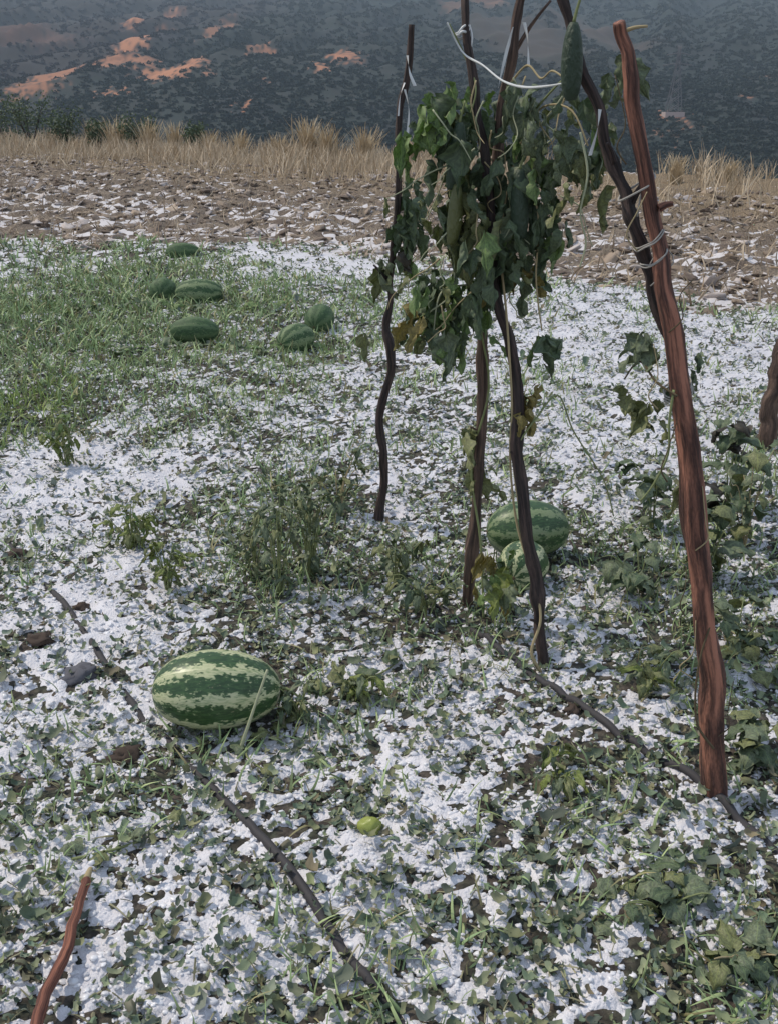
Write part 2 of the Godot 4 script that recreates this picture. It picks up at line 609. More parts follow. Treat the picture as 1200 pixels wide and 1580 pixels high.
func weed(called: String, at: Vector3, h: float, stems: int, per: int, spread: float, leaf: Array, lm: Array, size: float, label: String, category: String, group := "", apart := true) -> Node3D:
	var o := thing(called, at, label, category, group)
	var st := begin()
	var lf := begin()
	for s in stems:
		var a := rng.randf() * TAU
		var out := Vector3(cos(a), 0, sin(a)) * spread * rng.randf_range(0.3, 1.0)
		var hh := h * rng.randf_range(0.55, 1.0)
		var pts := smooth_path([Vector3(out.x, 0, out.z) * 0.08 + Vector3(0, -0.015, 0), out * 0.3 + Vector3(0, hh * 0.45, 0), out * 0.75 + Vector3(0, hh * 0.85, 0), out * 1.05 + Vector3(0, hh * rng.randf_range(0.8, 1.05), 0)], 10)
		var rad := []
		for i in 11:
			rad.append(lerpf(0.0032, 0.0012, i / 10.0))
		tube(st, pts, rad, 5)
		for k in per:
			var t := rng.randf_range(0.2, 1.0)
			var p := pts[int(t * 10.0)]
			var b := Basis(Vector3.UP, rng.randf() * TAU) * Basis(Vector3.RIGHT, rng.randfn() * 0.4)
			b = b.scaled_local(Vector3.ONE * size * rng.randf_range(0.55, 1.25))
			var mesh: Mesh = leaf[rng.randi() % leaf.size()]
			if apart:
				part("leaf", mesh, lm[rng.randi() % lm.size()], o, Transform3D(b, p))
			else:
				lf.append_from(mesh, 0, Transform3D(b, p))
	part("stem", finish(st), M.stem if rng.randf() < 0.7 else M.straw, o)
	if not apart:
		part("foliage", lf.commit(), lm[rng.randi() % lm.size()], o)
	return o

func creeper(pts: Array, every: float, leaf: Array, lm: Array, size: float, label: String) -> void:   # a melon runner along the ground
	var o0 := Vector3(pts[0][0], soil(pts[0][0], pts[0][1]), pts[0][1])
	var o := thing("melon_runner", o0, label, "vine", "melon runners creeping over the hail")
	var path := []
	for p in pts:
		path.append(Vector3(p[0], top_y(p[0], p[1]) + 0.008, p[1]) - o0)
	path[0].y = -0.02
	var n: int = pts.size() * 8
	part("runner", tube_mesh(path, 0.0042, 0.0022, n, 6, 0.1), M.stem, o)
	var sp := smooth_path(path, n)
	var run := 0.0
	var next := every * 0.5
	for i in range(1, n + 1):
		run += sp[i].distance_to(sp[i - 1])
		if run > next:
			next += every * rng.randf_range(0.6, 1.4)
			var b := Basis(Vector3.UP, rng.randf() * TAU) * Basis(Vector3.RIGHT, -rng.randf_range(0.2, 0.9))
			part("leaf", leaf[rng.randi() % leaf.size()], lm[rng.randi() % lm.size()], o, Transform3D(b.scaled_local(Vector3.ONE * size * rng.randf_range(0.7, 1.2)), sp[i]))

# ------------------------------------------------------------------ the scene

func _ready() -> void:
	# camera
	var cam := Camera3D.new()
	cam.name = "camera"
	add_child(cam)
	cam.position = Vector3(0, 1.5, 0)
	cam.rotation_degrees = Vector3(-22.5, 0, 0)
	cam.fov = 55.55
	cam.near = 0.05
	cam.far = 4000.0
	cam.current = true
	# sky
	var sm := ProceduralSkyMaterial.new()
	sm.sky_top_color = Color(0.62, 0.68, 0.77)
	sm.sky_horizon_color = Color(0.86, 0.87, 0.89)
	sm.sky_curve = 0.2
	sm.ground_bottom_color = Color(0.25, 0.24, 0.24)
	sm.ground_horizon_color = Color(0.6, 0.62, 0.66)
	sm.sun_angle_max = 1.0
	var sky := Sky.new()
	sky.sky_material = sm
	var env := Environment.new()
	env.background_mode = Environment.BG_SKY
	env.sky = sky
	env.background_energy_multiplier = 1.02
	env.tonemap_mode = Environment.TONE_MAPPER_LINEAR
	env.tonemap_exposure = 1.32
	env.sdfgi_enabled = true
	env.ssao_enabled = true
	env.ssil_enabled = true
	env.fog_enabled = true
	env.fog_density = 0.00045
	env.fog_light_color = Color(0.60, 0.665, 0.715)
	var we := WorldEnvironment.new()
	we.name = "environment"
	we.environment = env
	add_child(we)
	# sun: high, from the left and a little ahead
	var sun := DirectionalLight3D.new()
	sun.name = "sun"
	add_child(sun)
	sun.look_at_from_position(Vector3(-0.72, 1.0, -0.30) * 10.0, Vector3.ZERO)
	sun.light_energy = 0.78
	sun.light_angular_distance = 3.0
	sun.light_color = Color(1.0, 0.95, 0.88)
	sun.shadow_enabled = true

	rng.seed = 20240611
	n_big = noise(0.55, 2, 3)
	n_mid = noise(2.6, 2, 5)
	n_fine = noise(18.0, 2, 8)
	n_soil = noise(6.0, 2, 12)
	make_materials()
	make_land()
	print("land ", Time.get_ticks_msec())
	make_sticks()
	make_vine()
	make_melons()
	make_field_things()
	print("things ", Time.get_ticks_msec())
	make_cover()
	print("cover ", Time.get_ticks_msec())
	make_far()
	print("far ", Time.get_ticks_msec())

func make_materials() -> void:
	var tex := leaf_texture()
	M.soil = mat(Color.WHITE, 0.95)
	M.soil.vertex_color_use_as_albedo = true
	M.soil.albedo_texture = grain_colour(0.02, 31, Color(0.55, 0.55, 0.55), Color(1, 1, 1))
	M.soil.normal_enabled = true
	M.soil.normal_texture = grain_normal(0.03, 32, 8.0)
	triplanar(M.soil, 3.1)
	M.hail = mat(Color.WHITE, 0.5)
	M.hail.vertex_color_use_as_albedo = true
	M.hail.normal_enabled = true
	M.hail.normal_texture = grain_normal(0.05, 33, 10.0)
	M.hail.normal_scale = 0.7
	triplanar(M.hail, 4.3)
	M.stone = mat(Color.WHITE, 0.35)
	M.stone.vertex_color_use_as_albedo = true
	M.hill = mat(Color.WHITE, 1.0)
	M.hill.vertex_color_use_as_albedo = true
	M.litter = mat(Color.WHITE, 0.7)
	M.litter.vertex_color_use_as_albedo = true
	M.grass = mat(Color.WHITE, 0.65)
	M.grass.vertex_color_use_as_albedo = true
	M.grass.backlight_enabled = true
	M.grass.backlight = Color(0.14, 0.20, 0.06)
	M.dry = mat(Color.WHITE, 0.9)
	M.dry.vertex_color_use_as_albedo = true
	M.clod = mat(Color.WHITE, 0.95)
	M.clod.vertex_color_use_as_albedo = true
	M.red_bark = bark(lin(0.045, 0.02, 0.015), lin(0.38, 0.165, 0.105), 41, 2.2)
	M.dark_bark = bark(lin(0.016, 0.011, 0.010), lin(0.085, 0.055, 0.046), 51, 3.0)
	M.brown_bark = bark(lin(0.035, 0.022, 0.017), lin(0.15, 0.095, 0.07), 61, 2.6)
	M.red_stick = bark(lin(0.07, 0.025, 0.018), lin(0.33, 0.13, 0.08), 71, 1.0)
	M.stem = mat(lin(0.19, 0.22, 0.09), 0.7)
	M.tendril = mat(lin(0.36, 0.38, 0.24), 0.7)
	M.straw = mat(lin(0.36, 0.29, 0.16), 0.85)
	M.straw_pale = mat(lin(0.50, 0.40, 0.26), 0.9)
	M.straw_dark = mat(lin(0.10, 0.075, 0.04), 0.9)
	M.cord = mat(lin(0.34, 0.32, 0.29), 0.8)
	M.plastic = mat(lin(0.62, 0.63, 0.62), 0.35)
	M.line_black = mat(lin(0.04, 0.037, 0.04), 0.75)
	M.leaf = [
		leaf_mat(lin(0.23, 0.34, 0.13), tex, 0.7),
		leaf_mat(lin(0.125, 0.18, 0.105), tex, 0.7),
		leaf_mat(lin(0.20, 0.25, 0.165), tex, 0.6),
		leaf_mat(lin(0.25, 0.275, 0.13), tex, 0.6),
		leaf_mat(lin(0.33, 0.27, 0.09), tex, 0.5),
		leaf_mat(lin(0.24, 0.30, 0.08), tex, 0.5),
		leaf_mat(lin(0.045, 0.035, 0.022), tex, 0.2),
	]
	M.gourd = mat(lin(0.028, 0.05, 0.027), 0.6)
	M.gourd.normal_enabled = true
	M.gourd.normal_texture = grain_normal(0.03, 36, 6.0)
	M.gourd_olive = mat(lin(0.10, 0.11, 0.035), 0.45)
	M.gourd_olive.normal_enabled = true
	M.gourd_olive.normal_texture = M.gourd.normal_texture
	M.rind = mat(Color.WHITE, 0.38)
	M.rind.albedo_texture = rind_texture(4, 0.9)
	M.rind_dull = mat(Color.WHITE, 0.7)
	M.rind_dull.albedo_texture = rind_texture(14, 0.22)
	M.fruit = mat(Color.WHITE, 0.4)
	M.fruit.albedo_texture = grain_colour(0.012, 37, lin(0.25, 0.29, 0.06), lin(0.50, 0.52, 0.14))
	M.steel = mat(lin(0.13, 0.12, 0.13), 0.7)
	M.concrete = mat(lin(0.42, 0.34, 0.32), 0.9)

func make_land() -> void:
	var g := part("ground", fan_sheet(830, 350, 0.7, 0.0066, 0.8, 0.6, soil, soil_tint), M.soil, self)
	tag(g, "", "", "", "structure")
	var h := part("hail_layer", fan_sheet(630, 350, 0.7, 0.0066, 0.8, 0.6, func(x, z): return soil(x, z) + cover(x, z), hail_tint), M.hail, self)
	tag(h, "white crust of hail lying in patches over the field soil", "hail", "", "stuff")
	var hill := part("hillside", fan_sheet(260, 560, 120.0, 0.0105, 0.75, 0.0, hill_y, hill_tint), M.hill, self)
	tag(hill, "", "", "", "structure")

func make_sticks() -> void:
	var ps := [Vector3(-0.039, -0.06, -3.58), Vector3(-0.03, 0.214, -3.567), Vector3(-0.025, 0.402, -3.555), Vector3(0.005, 0.632, -3.539), Vector3(-0.014, 0.778, -3.529), Vector3(0.0, 0.943, -3.517), Vector3(0.031, 1.166, -3.5), Vector3(0.045, 1.438, -3.478), Vector3(0.055, 1.595, -3.464), Vector3(0.062, 1.749, -3.45)]
	var b := Vector3(-0.039, soil(-0.039, -3.58), -3.58)
	var o := thing("stake", b, "thin crooked dark stake standing apart, shreds of white plastic near its tip", "stake")
	part("shaft", stick_mesh(local_pts(ps, b), 0.0165, 0.009, 1, 0.6, 0.02), M.dark_bark, o)
	part("side_shoot", stub(Vector3(-0.012, 0.94, -3.515) - b, Vector3(-0.6, 0.75, 0.1), 0.07, 0.006), M.dark_bark, o)
	part("side_shoot", stub(Vector3(0.005, 0.632, -3.53) - b, Vector3(0.8, -0.4, 0.2), 0.035, 0.006), M.dark_bark, o)
	ribbon(o, [Vector3(0.058, 1.66, -3.44) - b, Vector3(0.066, 1.61, -3.435) - b, Vector3(0.083, 1.57, -3.43) - b], 0.011)
	ribbon(o, [Vector3(0.05, 1.56, -3.44) - b, Vector3(0.064, 1.50, -3.435) - b, Vector3(0.060, 1.42, -3.43) - b], 0.009)
	ribbon(o, [Vector3(0.05, 1.58, -3.45) - b, Vector3(0.036, 1.54, -3.435) - b, Vector3(0.03, 1.48, -3.43) - b], 0.006)
	leaves_on(o, b, [[0.075, 1.20, -3.47, 0.05, 7, 1], [0.055, 1.11, -3.46, 0.035, 6, 1], [0.045, 1.03, -3.47, 0.02, 3, 6], [-0.023, 0.96, -3.50, 0.02, 3, 2]], 0.085)

	ps = [Vector3(0.255, -0.06, -2.82), Vector3(0.264, 0.202, -2.811), Vector3(0.27, 0.427, -2.8), Vector3(0.271, 0.739, -2.784), Vector3(0.274, 1.025, -2.768), Vector3(0.286, 1.237, -2.755), Vector3(0.297, 1.56, -2.734), Vector3(0.331, 1.744, -2.721), Vector3(0.349, 1.876, -2.71)]
	b = Vector3(0.255, soil(0.255, -2.82), -2.82)
	o = thing("stake", b, "straight dark stake of the crossed pair, planted beside yellowed vine leaves", "stake")
	part("shaft", stick_mesh(local_pts(ps, b), 0.018, 0.011, 2, 0.5, 0.012), M.brown_bark, o)
	part("side_shoot", stub(Vector3(0.270, 0.60, -2.79) - b, Vector3(-0.7, 0.6, 0.3), 0.04, 0.006), M.brown_bark, o)
	part("side_shoot", stub(Vector3(0.31, 1.62, -2.73) - b, Vector3(0.55, 0.8, 0.2), 0.16, 0.006), M.brown_bark, o)
	ribbon(o, [Vector3(0.335, 1.70, -2.70) - b, Vector3(0.345, 1.66, -2.695) - b, Vector3(0.35, 1.60, -2.69) - b], 0.009)
	ribbon(o, [Vector3(0.31, 1.69, -2.71) - b, Vector3(0.292, 1.62, -2.71) - b, Vector3(0.278, 1.55, -2.71) - b], 0.008)

	ps = [Vector3(0.468, -0.06, -2.43), Vector3(0.429, 0.137, -2.463), Vector3(0.394, 0.347, -2.497), Vector3(0.358, 0.621, -2.544), Vector3(0.343, 0.831, -2.582), Vector3(0.299, 1.0, -2.613), Vector3(0.274, 1.165, -2.644), Vector3(0.257, 1.358, -2.682), Vector3(0.212, 1.529, -2.716), Vector3(0.188, 1.755, -2.763), Vector3(0.17, 1.916, -2.798)]
	b = Vector3(0.462, soil(0.462, -2.44), -2.44)
	o = thing("stake", b, "bowed dark stake of the crossed pair, standing in front of the half hidden melon", "stake")
	part("shaft", stick_mesh(local_pts(ps, b), 0.0175, 0.011, 3, 0.65, 0.02), M.dark_bark, o)
	part("side_shoot", stub(Vector3(0.43, 0.13, -2.46) - b, Vector3(-0.5, 0.55, 0.5), 0.06, 0.006), M.dark_bark, o)
	part("side_shoot", stub(Vector3(0.357, 0.621, -2.54) - b, Vector3(-0.8, 0.3, 0.3), 0.03, 0.007), M.dark_bark, o)
	part("tie", tie_mesh(Vector3(0.188, 1.67, -2.745) - b, Vector3(-0.1, 1, -0.2).normalized(), 0.018, 2, 0.004, 4), M.plastic, o)
	part("tie", tie_mesh(Vector3(0.278, 1.15, -2.68) - b, Vector3(-0.1, 1, -0.2).normalized(), 0.045, 3, 0.0025, 5), M.cord, o)
	part("dry_vine", tube_mesh([Vector3(0.44, 0.0, -2.40) - b, Vector3(0.405, 0.07, -2.41) - b, Vector3(0.43, 0.16, -2.44) - b, Vector3(0.41, 0.26, -2.48) - b, Vector3(0.36, 0.42, -2.53) - b, Vector3(0.335, 0.62, -2.56) - b, Vector3(0.345, 0.8, -2.6) - b], 0.005, 0.003, 40, 6, 0.2), M.straw, o)

	ps = [Vector3(0.772, -0.08, -1.85), Vector3(0.736, 0.206, -1.855), Vector3(0.701, 0.406, -1.86), Vector3(0.643, 0.668, -1.867), Vector3(0.574, 0.987, -1.877), Vector3(0.533, 1.165, -1.882), Vector3(0.502, 1.273, -1.886), Vector3(0.452, 1.466, -1.893), Vector3(0.423, 1.573, -1.897), Vector3(0.405, 1.64, -1.9)]
	b = Vector3(0.765, soil(0.765, -1.85), -1.85)
	o = thing("pole", b, "thick reddish brown pole leaning over, bound with cord to a dark branch", "pole")
	part("shaft", stick_mesh(local_pts(ps, b), 0.031, 0.0105, 4, 0.35, 0.01), M.red_bark, o)
	var ax := Vector3(-0.22, 1, -0.02).normalized()
	part("tie", tie_mesh(Vector3(0.583, 0.965, -1.902) - b, ax, 0.038, 4, 0.0022, 6, 0.66), M.cord, o)
	part("tie", tie_mesh(Vector3(0.507, 1.235, -1.906) - b, ax, 0.038, 2, 0.002, 7, 0.58), M.cord, o)
	part("tie", tie_mesh(Vector3(0.494, 1.268, -1.906) - b, ax, 0.038, 2, 0.002, 8, 0.66), M.cord, o)
	part("tie", tie_mesh(Vector3(0.463, 1.36, -1.914) - b, ax, 0.040, 1, 0.0025, 9, 0.85), M.cord, o)
	part("side_shoot", stub(Vector3(0.50, 1.33, -1.88) - b, Vector3(0.8, 0.3, 0.1), 0.03, 0.008), M.red_bark, o)
	part("side_shoot", stub(Vector3(0.41, 1.625, -1.90) - b, Vector3(0.9, 0.2, 0.2), 0.045, 0.004), M.straw, o)
	part("side_shoot", stub(Vector3(0.655, 0.60, -1.86) - b, Vector3(0.8, 0.4, 0.2), 0.02, 0.008), M.red_bark, o)
	part("dry_vine", tube_mesh([Vector3(0.73, 0.17, -1.82) - b, Vector3(0.688, 0.23, -1.82) - b, Vector3(0.672, 0.31, -1.82) - b, Vector3(0.675, 0.40, -1.83) - b, Vector3(0.69, 0.47, -1.84) - b], 0.0032, 0.0022, 20, 5, 0.2), M.straw_dark, o)
	part("dry_vine", tube_mesh([Vector3(0.56, 0.99, -1.86) - b, Vector3(0.555, 0.93, -1.85) - b, Vector3(0.56, 0.86, -1.85) - b, Vector3(0.54, 0.79, -1.86) - b, Vector3(0.52, 0.75, -1.87) - b], 0.003, 0.002, 20, 5, 0.2), M.stem, o)
	part("dry_vine", tube_mesh([Vector3(0.565, 0.98, -1.85) - b, Vector3(0.53, 1.0, -1.88) - b, Vector3(0.505, 1.03, -1.93) - b, Vector3(0.49, 0.98, -1.98) - b], 0.0028, 0.002, 20, 5, 0.2), M.straw_dark, o)
	for k in 9:
		var t := 0.12 + 0.095 * k
		var y := 1.6 * t
		var c := Vector3(0.765 - 0.36 * t, y, -1.85 - 0.04 * t) - b
		var sd := -1.0 if k % 3 else 1.0
		part("tendril", tube_mesh([c + Vector3(sd * 0.02, 0, 0.02), c + Vector3(sd * (0.035 + rng.randf() * 0.02), 0.03, 0.028), c + Vector3(sd * 0.03, 0.07, 0.03), c + Vector3(sd * (0.01 + rng.randf() * 0.05), 0.10 + rng.randf() * 0.05, 0.02)], 0.0016, 0.001, 16, 5, 0.2), M.straw if k % 2 else M.straw_dark, o)
	leaves_on(o, b, [[0.50, 1.06, -1.94, 0.02, 3, 2], [0.487, 0.945, -1.99, 0.004, 1, 6], [0.535, 0.92, -1.98, 0.03, 4, 3], [0.60, 1.0, -1.93, 0.025, 3, 1], [0.63, 0.78, -1.90, 0.02, 2, 3]], 0.052)

	ps = [Vector3(0.612, 0.905, -1.925), Vector3(0.572, 1.051, -1.928), Vector3(0.515, 1.192, -1.927), Vector3(0.477, 1.29, -1.925), Vector3(0.425, 1.407, -1.955), Vector3(0.367, 1.543, -1.97), Vector3(0.317, 1.678, -1.98), Vector3(0.302, 1.745, -1.985)]
	b = Vector3(0.612, 0.905, -1.925)
	o = thing("branch", b, "dark crooked branch lashed to the thick reddish pole, cucumber hanging at its tip", "branch")
	part("shaft", stick_mesh(local_pts(ps, b), 0.0135, 0.008, 5, 0.65, 0.012), M.dark_bark, o)
	part("side_shoot", stub(Vector3(0.425, 1.407, -1.95) - b, Vector3(-0.4, 0.7, 0.4), 0.05, 0.006), M.dark_bark, o)
	part("side_shoot", stub(Vector3(0.46, 1.33, -1.94) - b, Vector3(0.4, 0.85, 0.2), 0.06, 0.007), M.dark_bark, o)
	ribbon(o, [Vector3(0.39, 1.50, -1.95) - b, Vector3(0.386, 1.465, -1.94) - b, Vector3(0.376, 1.42, -1.94) - b], 0.007)

	ps = [Vector3(1.835, -0.05, -4.514), Vector3(1.832, 0.139, -4.512), Vector3(1.832, 0.331, -4.51), Vector3(1.845, 0.518, -4.507), Vector3(1.87, 0.757, -4.503), Vector3(1.9, 1.15, -4.5)]
	b = Vector3(1.835, soil(1.835, -4.514), -4.514)
	o = thing("stake", b, "short stout brown stake beyond the leafy weeds beside the reddish pole", "stake")
	part("shaft", stick_mesh(local_pts(ps, b), 0.045, 0.03, 6, 0.2, 0.02), M.brown_bark, o)
	part("side_shoot", stub(Vector3(1.84, 0.4, -4.47) - b, Vector3(-0.5, 0.8, 0.3), 0.08, 0.01), M.brown_bark, o)

	var ra := Vector3(-0.622, top_y(-0.622, -1.558) + 0.022, -1.558)
	var rb := Vector3(-0.60, top_y(-0.60, -1.08) + 0.03, -1.08)
	o = thing("fallen_stick", rb, "slim red stick lying on the hail with a broken pale tip", "stick")
	part("shaft", stick_mesh([rb - rb, (ra - rb) * 0.3 + Vector3(-0.002, 0.006, 0), (ra - rb) * 0.65 + Vector3(0.006, 0.004, 0), ra - rb], 0.0125, 0.009, 7, 0.2, 0.006), M.red_stick, o)
	part("broken_tip", stub(ra - rb, Vector3(0.05, 0.1, -1).normalized(), 0.03, 0.008), M.straw, o)

	# two dark ground lines, modelled as thin tubes half sunk in the hail
	dark_line([[-2.6, -5.05, -1.5], [-1.728, -3.762, -1.5], [-1.296, -3.137, -0.7], [-0.979, -2.689, -0.5], [-0.70, -2.26, -0.2], [-0.56, -2.09, -0.9], [-0.4, -1.874, 0.5], [-0.29, -1.73, 0.8], [-0.174, -1.555, 0.5], [-0.074, -1.389, 0.2], [0.012, -1.273, -0.8], [0.10, -1.12, -0.9]], 0.0105, "thin dark line half sunk in the hail, running past the striped melon")
	dark_line([[-0.75, -4.4, -1.5], [-0.095, -3.248, -1.2], [0.234, -2.689, 0.1], [0.36, -2.457, 0.3], [0.466, -2.287, 0.4], [0.596, -2.065, 0.5], [0.72, -1.90, 0.3], [0.846, -1.668, -0.2], [0.95, -1.5, -1.0]], 0.0105, "thin dark line half sunk in the hail, running to the reddish pole's foot")

func dark_line(pts: Array, r: float, label: String) -> void:
	var p := []
	var q := []
	for a in pts:
		q.append(Vector3(a[0], a[2] if a.size() > 2 else 0.0, a[1]))
	for v in smooth_path(q, 60):
		p.append(Vector3(v.x, soil(v.x, v.z) + maxf(cover(v.x, v.z), 0.0) * 0.75 + r * (0.3 + v.y + 0.9 * n_mid.get_noise_2d(v.x * 1.3, v.z * 1.3)), v.z))
	var o := thing("dark_line", p[-1], label, "dark_line")
	part("line_tube", tube_mesh(local_pts(p, p[-1]), r, r, 150, 9, 0.06), M.line_black, o)

func ribbon(parent: Node, pts: Array, w: float, called := "plastic_strip") -> void:
	var st := begin()
	var p := smooth_path(pts, 10)
	var prev := []
	for i in 11:
		var tw: float = i * 0.28 + pts[0].x * 40.0
		var side := Vector3(cos(tw), 0.1, sin(tw)).normalized() * w * 0.5
		var cur := [p[i] - side, p[i] + Vector3(0, 0, w * 0.2), p[i] + side]
		if i > 0:
			for j in 2:
				for v in [prev[j], prev[j + 1], cur[j + 1], prev[j], cur[j + 1], cur[j]]:
					st.add_vertex(v)
		prev = cur
	part(called, finish(st), M.plastic, parent)

var big_leaves := []

func leaves_on(o: Node, b: Vector3, clumps: Array, size: float) -> void:
	if big_leaves.is_empty():
		for k in 8:
			big_leaves.append(broad_leaf(100 + k * 17, 1.0 + 0.2 * (k % 3), 0.42 + 0.12 * (k % 4), 0.75 + 0.2 * (k % 3), 0.7 + 0.3 * (k % 4), 0.25 + 0.25 * (k % 3), 0.16, 1.25))
	for c in clumps:
		for i in int(c[4] * 1.75):
			var p: Vector3 = Vector3(c[0], c[1], c[2]) + Vector3(rng.randfn(), rng.randfn(), rng.randfn()) * c[3] * 0.62
			p.y += size * 0.5
			var kind: int = c[5]
			if rng.randf() < 0.28:
				kind = [0, 1, 2, 3, 1, 1, 3][rng.randi() % 7]
			var bs := Basis(Vector3.UP, rng.randf() * TAU) * Basis(Vector3.RIGHT, rng.randfn() * 0.25) * Basis(Vector3.BACK, rng.randfn() * 0.25)
			part("leaf", big_leaves[rng.randi() % 8], M.leaf[kind], o, Transform3D(bs.scaled_local(Vector3.ONE * size * rng.randf_range(0.45, 1.35)), p - b))

func cucumber(o: Node, b: Vector3, top: Vector3, l: float, r: float, lean: Vector3, m: Material) -> void:
	var st := begin()
	var pts := []
	var rad := []
	for i in 19:
		var t := i / 18.0
		pts.append(top + Vector3(lean.x * t * t, -l * t, lean.z * t * t) - b)
		rad.append(r * pow(sin(PI * clampf(0.02 + t * 0.955, 0.0, 1.0)), 0.34) * (0.88 + 0.16 * t))
	tube(st, PackedVector3Array(pts), rad, 14, 0.05, int(top.x * 100.0))
	var c := part("cucumber", finish(st), m, o)
	part("stalk", tube_mesh([pts[0], pts[0] + Vector3(0.004, 0.02, 0), pts[0] + Vector3(0.012, 0.05, 0.002)], 0.0035, 0.0022, 6, 5), M.stem, c)

func make_vine() -> void:
	var b := Vector3(0.30, soil(0.30, -2.72), -2.72)
	var o := thing("climbing_vine", b, "tattered cucumber vine with wilted leaves draped over the crossed dark stakes", "vine")
	var stems := [
		[Vector3(0.30, -0.01, -2.72), Vector3(0.285, 0.25, -2.78), Vector3(0.25, 0.5, -2.79), Vector3(0.29, 0.75, -2.76), Vector3(0.25, 1.0, -2.74), Vector3(0.30, 1.2, -2.72), Vector3(0.24, 1.4, -2.70), Vector3(0.19, 1.5, -2.70), Vector3(0.13, 1.52, -2.68)],
		[Vector3(0.44, -0.01, -2.45), Vector3(0.40, 0.3, -2.49), Vector3(0.35, 0.55, -2.54), Vector3(0.33, 0.8, -2.56), Vector3(0.31, 1.0, -2.58), Vector3(0.29, 1.2, -2.62), Vector3(0.33, 1.4, -2.66), Vector3(0.37, 1.50, -2.60), Vector3(0.43, 1.50, -2.50), Vector3(0.47, 1.42, -2.46)],
		[Vector3(0.25, 1.4, -2.70), Vector3(0.19, 1.38, -2.66), Vector3(0.17, 1.22, -2.64), Vector3(0.17, 1.05, -2.65), Vector3(0.10, 0.98, -2.65), Vector3(0.07, 0.9, -2.65)],
		[Vector3(0.36, 1.5, -2.6), Vector3(0.39, 1.56, -2.4), Vector3(0.40, 1.57, -2.2), Vector3(0.37, 1.56, -2.02), Vector3(0.36, 1.545, -1.97)],
		[Vector3(0.33, 1.36, -2.66), Vector3(0.38, 1.26, -2.60), Vector3(0.386, 1.088, -2.6), Vector3(0.41, 0.95, -2.6)],
		[Vector3(0.22, 1.06, -2.68), Vector3(0.14, 1.04, -2.66), Vector3(0.12, 0.93, -2.64)],
		[Vector3(0.15, 1.699, -2.73), Vector3(0.19, 1.63, -2.74), Vector3(0.22, 1.55, -2.70), Vector3(0.20, 1.47, -2.69)],
		[Vector3(0.30, 1.55, -2.70), Vector3(0.34, 1.60, -2.65), Vector3(0.37, 1.57, -2.6), Vector3(0.39, 1.585, -2.55), Vector3(0.42, 1.56, -2.5)],
		[Vector3(0.45, 1.45, -2.46), Vector3(0.47, 1.36, -2.44), Vector3(0.46, 1.27, -2.44), Vector3(0.48, 1.20, -2.45), Vector3(0.47, 1.14, -2.45)],
		[Vector3(0.355, 0.66, -2.53), Vector3(0.40, 0.72, -2.55), Vector3(0.465, 0.771, -2.6), Vector3(0.52, 0.66, -2.62), Vector3(0.634, 0.486, -2.7), Vector3(0.68, 0.36, -2.72)],
	]
	for k in stems.size():
		part("stem", tube_mesh(local_pts(stems[k], b), 0.0042 if k < 2 else 0.003, 0.0022, 48, 6, 0.25), [M.stem, M.straw, M.tendril][k % 3], o)
	# curled tendrils and bare leaf stalks hanging through the crown
	for k in 48:
		var p := Vector3(rng.randf_range(0.10, 0.46), rng.randf_range(1.02, 1.58), rng.randf_range(-2.74, -2.56))
		var pts := [p]
		var s := rng.randf_range(-1, 1) * 0.05
		for i in 4:
			p += Vector3(s * rng.randf_range(0.2, 0.9) + rng.randfn() * 0.012, -rng.randf_range(0.01, 0.05), rng.randfn() * 0.015)
			pts.append(p)
		part("tendril", tube_mesh(local_pts(pts, b), 0.0022, 0.0012, 16, 5, 0.2), M.tendril if k % 3 else M.straw, o)
	var clumps := [
		[0.115, 1.468, -2.660, 0.062, 12, 0], [0.175, 1.406, -2.660, 0.062, 10, 1], [0.272, 1.404, -2.720, 0.082, 12, 1],
		[0.292, 1.275, -2.700, 0.090, 18, 1], [0.365, 1.375, -2.640, 0.079, 13, 2], [0.435, 1.441, -2.500, 0.075, 12, 2],
		[0.473, 1.352, -2.500, 0.067, 8, 3], [0.418, 1.266, -2.620, 0.061, 8, 1], [0.170, 1.246, -2.660, 0.075, 15, 3],
		[0.160, 1.023, -2.680, 0.095, 26, 1], [0.209, 1.096, -2.660, 0.071, 10, 0], [0.298, 1.152, -2.620, 0.061, 14, 1],
		[0.350, 1.061, -2.660, 0.050, 6, 4], [0.142, 0.956, -2.660, 0.071, 12, 0], [0.071, 0.947, -2.660, 0.027, 3, 4],
		[0.428, 1.195, -2.600, 0.031, 3, 1], [0.167, 1.483, -2.700, 0.054, 4, 0], [0.368, 1.513, -2.600, 0.061, 5, 2],
		[0.423, 1.546, -2.100, 0.035, 3, 2], [0.413, 0.915, -2.6, 0.004, 2, 1], [0.38, 0.74, -2.57, 0.03, 4, 4],
		[0.27, 0.45, -2.79, 0.03, 4, 3], [0.34, 0.19, -2.60, 0.06, 7, 5], [0.30, 0.16, -2.70, 0.06, 6, 4], [0.24, 0.60, -2.78, 0.02, 3, 3],
	]
	leaves_on(o, b, clumps, 0.068)
	cucumber(o, b, Vector3(0.332, 1.645, -1.955), 0.13, 0.0205, Vector3(0.004, 0, 0), M.gourd)
	cucumber(o, b, Vector3(0.176, 1.47, -2.62), 0.16, 0.022, Vector3(-0.02, 0, 0.01), M.gourd)
	cucumber(o, b, Vector3(0.172, 1.325, -2.60), 0.15, 0.02, Vector3(-0.012, 0, 0), M.gourd_olive)
	cucumber(o, b, Vector3(0.33, 1.36, -2.60), 0.17, 0.024, Vector3(0.01, 0, 0.01), M.gourd)
	var r0 := Vector3(0.186, 1.633, -2.73)
	var r := thing("plastic_ribbon", r0, "white plastic ribbon sagging in an arc between the stake tops", "ribbon")
